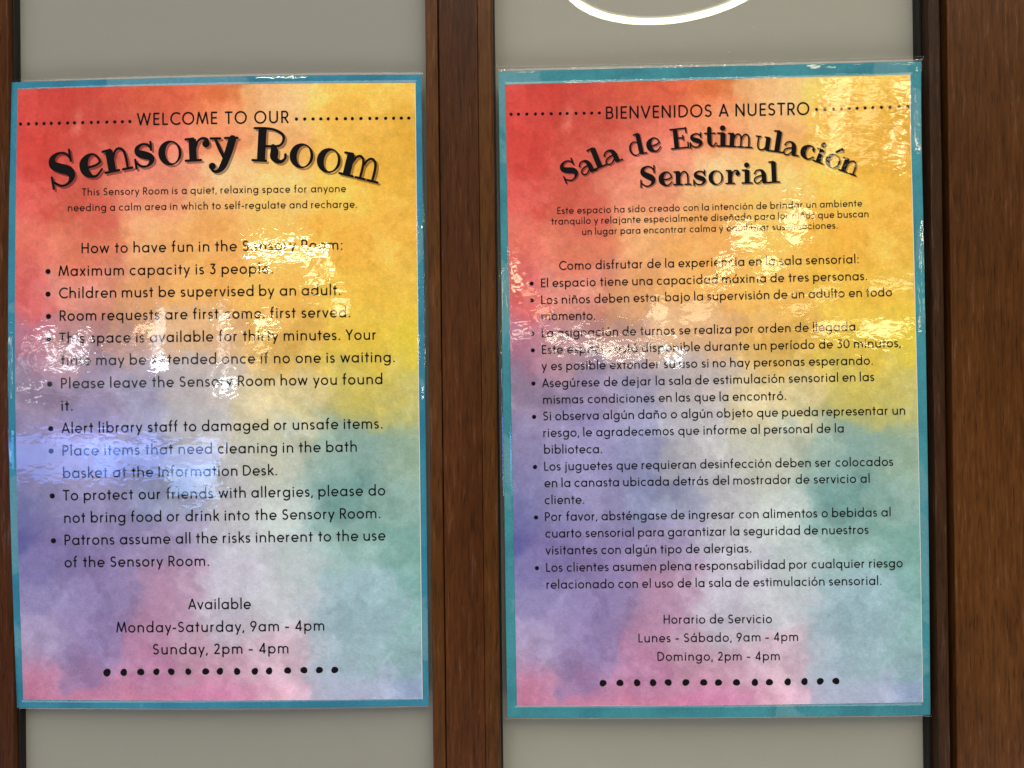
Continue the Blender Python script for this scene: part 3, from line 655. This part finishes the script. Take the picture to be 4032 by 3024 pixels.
# ------------------------------------------------------------------ the two laminated notices
def smooth(t): t = min(1.0, max(0.0, t)); return t*t*(3-2*t)
def build_notice(D, seed, bulge, teal_mat, label, name):
    W, H = D['W'], D['H']
    root = empty(name, (D['x']*MM, 0, EYE+D['z']*MM), label, "notice", -math.radians(D['roll']))
    def P(X, Z, lift):
        u = min(1, max(0, X/W+.5)); v = min(1, max(0, .5-Z/H))
        return (X*MM, -(D['base']+bulge(u, v)+lift)*MM, Z*MM)
    pc = D['paper']
    def paper_pt(s, t):                       # s from left, t from top
        return tuple((pc[0][i]*(1-s)+pc[1][i]*s)*(1-t)+(pc[3][i]*(1-s)+pc[2][i]*s)*t for i in (0, 1))
    def sheet(nm, nx, nz, fn, lift, mat, parent, colors=False, thick=0.0, uv=None):
        s = np.linspace(0, 1, nx+1); t = np.linspace(0, 1, nz+1)
        v = [P(*fn(a, b), lift) for b in t for a in s]
        f = [(j*(nx+1)+i, (j+1)*(nx+1)+i, (j+1)*(nx+1)+i+1, j*(nx+1)+i+1) for j in range(nz) for i in range(nx)]
        if thick:                             # side walls
            n0 = len(v)
            rim = [i for i in range(nx)]+[j*(nx+1)+nx for j in range(nz)]+[nz*(nx+1)+i for i in range(nx, 0, -1)]+[j*(nx+1) for j in range(nz, 0, -1)]
            v += [(v[i][0], v[i][1]+thick*MM, v[i][2]) for i in rim]
            m = len(rim); f += [(rim[k], rim[(k+1) % m], n0+(k+1) % m, n0+k) for k in range(m)]
        col = None
        if colors:
            S, Tt = np.meshgrid(s, t); col = wash(S.ravel(), Tt.ravel())
        return mesh(nm, v, f, mat, parent, True if not thick else False, col)
    sheet("backing_card", 40, 60, lambda s, t: ((s-.5)*W, (.5-t)*H), 0.0, teal_mat, root, thick=.25)
    paper = sheet("paper", 40, 60, lambda s, t: (paper_pt(s, t)[0]+s*.38, paper_pt(s, t)[1]-t*.12), .42, PAPER, root, thick=.40)
    wp = sheet("watercolour_print", 230, 350, paper_pt, .50, PRINT, paper, colors=True)
    # ink
    def ink(nm, k, lift, mat=INK, parent=paper, colors=None):
        return mesh(nm, [P(a, b, lift) for a, b in k.v], k.f, mat, parent, False, colors)
    for args in D['lines']: ink("text_line", text_line(*args), .62)
    for T in D['titles']:
        k = Ink(); sh = Ink(); off = D['xheight']*.085
        for g in T:
            slab_glyph(k, *g, D['xheight']); slab_glyph(sh, *g, D['xheight'], off, -off)
        pts = np.array(sh.v); uu = (pts[:, 0]-pc[0][0])/(pc[1][0]-pc[0][0]); vv = (pc[0][1]-pts[:, 1])/(pc[0][1]-pc[3][1])
        ink("title_shadow", sh, .56, PRINT, colors=wash(uu, vv)*np.array([.42, .36, .38]))
        ink("title", k, .62)
    rnd = random.Random(seed)
    for row in D['dots']:
        k = Ink()
        for X, Z, r in row: k.disc(X, Z, r, 16, .06, rnd)
        ink("dotted_line", k, .62)
    for X, Z, r in D['bullets'][0]:
        k = Ink(); k.disc(X, Z, r, 18); ink("bullet", k, .62)
    # laminate: one clear film tenting over card and paper, with a sealed margin
    mg = D['margin']
    px0 = (pc[0][0]+pc[3][0])/2; px1 = (pc[1][0]+pc[2][0])/2; pz0 = (pc[3][1]+pc[2][1])/2; pz1 = (pc[0][1]+pc[1][1])/2
    def lines(lo, hi, marks, step):
        g = set(np.linspace(lo, hi, int((hi-lo)/step)+1).round(3).tolist())
        for m in marks:
            for d in (-2.4, -1.8, -1.3, -.9, -.6, -.3, 0, .3, .6, .9): g.add(round(m+d, 3))
        return [q for q in sorted(g) if lo <= q <= hi]
    xl, xr, zb, zt = -W/2-mg[0], W/2+mg[1], -H/2-mg[3], H/2+mg[2]
    gx = lines(xl, xr, (-W/2+1.0, W/2+1.0, px0+1, px1+1), 4.5); gz = lines(zb, zt, (-H/2+1, H/2+1, pz0+1, pz1+1), 5.0)
    Rn = np.random.default_rng(seed); ph = Rn.random(12)*6.28
    def film(X, Z):
        dc = min(X+W/2, W/2-X, Z+H/2, H/2-Z); dp = min(X-px0, px1-X, Z-pz0, pz1-Z)
        h = .16+.34*smooth((dc+1.2)/1.4)+.34*smooth((dp+1.5)/1.6)
        rip = .10*math.sin(X/31+Z/47+ph[0])+.07*math.sin(Z/13+X/90+ph[1])+.05*math.sin(X/17-Z/60+ph[2])
        edge = 1-smooth((dc+1.5)/6)
        h += rip*.35 + edge*.30*(1+math.sin(Z/24+ph[3]))*(1 if abs(X) > W/2-4 else 0)+edge*.25*(1+math.sin(X/40+ph[4]))*(1 if abs(Z) > H/2-4 else 0)
        if X < -W/2+7: h += D.get('flap', 0)*math.exp(-((Z-26)/34)**2)*(1-smooth((X+W/2)/7))
        return max(h, .72 if dp > .2 else .30 if dc > 0 else .05)
    v = [P(a, b, film(a, b)) for b in gz for a in gx]; n = len(gx)
    rc = 2.2                                  # rounded corners of the film
    f = []
    for j in range(len(gz)-1):
        for i in range(n-1):
            cx, cz = (gx[i]+gx[i+1])/2, (gz[j]+gz[j+1])/2
            ex, ez = rc-min(cx-xl, xr-cx), rc-min(cz-zb, zt-cz)
            if ex > 0 and ez > 0 and ex*ex+ez*ez > rc*rc: continue
            f.append((j*n+i, j*n+i+1, (j+1)*n+i+1, (j+1)*n+i))
    mesh("laminate_film", v, f, FILM, root, True)
    # cut edge of the film, a hair of thickness that catches the light
    path = [(xl+rc, zt), (xr-rc, zt)]+[(xr-rc+rc*math.sin(a), zt-rc+rc*math.cos(a)) for a in (.39, .79, 1.18, 1.57)]+[(xr, zb+rc)]+[(xr-rc+rc*math.cos(a), zb+rc-rc*math.sin(a)) for a in (.39, .79, 1.18, 1.57)]+[(xl+rc, zb)]+[(xl+rc-rc*math.sin(a), zb+rc-rc*math.cos(a)) for a in (.39, .79, 1.18, 1.57)]+[(xl, zt-rc)]+[(xl+rc-rc*math.cos(a), zt-rc+rc*math.sin(a)) for a in (.39, .79, 1.18, 1.57)]
    dense = []
    for a, b in zip(path, path[1:]):
        m = max(1, int(math.hypot(b[0]-a[0], b[1]-a[1])/5))
        dense += [(a[0]+(b[0]-a[0])*i/m, a[1]+(b[1]-a[1])*i/m) for i in range(m)]
    v = []; f = []; m = len(dense)
    for k, (X, Z) in enumerate(dense):
        h = film(min(max(X, xl), xr), min(max(Z, zb), zt)); a = P(X, Z, h-.12); b = P(X, Z, h+.05)
        q = np.array([X, Z])*(1-.32/max(abs(X), abs(Z))); c = P(q[0], q[1], h+.08)
        v += [a, b, c]
        k2 = (k+1) % m; f += [(3*k, 3*k+1, 3*k2+1, 3*k2), (3*k+1, 3*k+2, 3*k2+2, 3*k2+1)]
    mesh("film_edge", v, f, EDGE, root, True)
    return root
EDGE = clear("film_cut_edge", (.80, .80, .76), .18, True, 1.9, 3.0)
def bulge_a(u, v): return 2.6*math.sin(math.pi*u)+6*(1-u)**3*math.sin(math.pi*v)
def bulge_b(u, v): return 1.8*math.sin(math.pi*u)*v*v+2*u**3*math.sin(math.pi*v)+2.2*u*max(0, 1-v/.15)**2
ENGLISH['margin'] = (.8, 1.2, 1.8, .5); SPANISH['margin'] = (3.4, 2.0, 3.0, .6); SPANISH['flap'] = 2.6
build_notice(ENGLISH, 5, bulge_a, TEAL_A, "laminated English notice on a blue-teal card, headed in black over rainbow watercolour", "english_notice")
build_notice(SPANISH, 9, bulge_b, TEAL_B, "laminated Spanish notice on a greener teal card, with smaller type and more lamp glare", "spanish_notice")

# ------------------------------------------------------------------ the pendant ring lamps of the hall, mirrored in glass and laminate
def ring_lamp(loc, radius, tube, radiance, label, tilt=0.0, col=(1.0, .93, .62)):
    m = bpy.data.materials.new("ring_lamp_tube"); m.use_nodes = True
    p = m.node_tree.nodes["Principled BSDF"]; p.inputs["Emission Color"].default_value = (*col, 1); p.inputs["Emission Strength"].default_value = radiance
    p.inputs["Base Color"].default_value = (.8, .8, .75, 1)
    v = []; f = []; N, M = 96, 12
    for i in range(N):
        a = 2*math.pi*i/N
        for j in range(M):
            b = 2*math.pi*j/M; rr = radius+tube*math.cos(b)
            v.append((rr*math.cos(a), rr*math.sin(a), tube*math.sin(b)))
    f = [(i*M+j, ((i+1) % N)*M+j, ((i+1) % N)*M+(j+1) % M, i*M+(j+1) % M) for i in range(N) for j in range(M)]
    o = mesh("ring_lamp", v, f, m, None, True)
    o.location = (loc[0], loc[1], loc[2]+EYE); o.rotation_euler = (0, tilt, 0)
    rim = bpy.data.materials.new("ring_lamp_bloom"); rim.use_nodes = True  # extra glowing torus imitating camera bloom round the tube, not a lamp part
    p = rim.node_tree.nodes["Principled BSDF"]; p.inputs["Emission Color"].default_value = (1.0, .95, .55, 1); p.inputs["Emission Strength"].default_value = radiance*.09
    k = (tube*1.4)/tube
    vr = [((radius+(math.hypot(x, y)-radius)*k)*x/math.hypot(x, y), (radius+(math.hypot(x, y)-radius)*k)*y/math.hypot(x, y), z*.5+tube*.9) for x, y, z in v]
    mesh("bloom_halo", vr, f, rim, o, True)
    return tag(o, label, "pendant lamp", "ring lamps hanging in the hall")
ring_lamp((0.534, -2.206, 1.484), .385, .0118, 60, "warm white ring lamp mirrored in the grey glass above the Spanish notice")
ring_lamp((-1.917, -6.713, 1.293), .42, .013, 75, "distant warm ring lamp mirrored on the English notice below its middle heading")
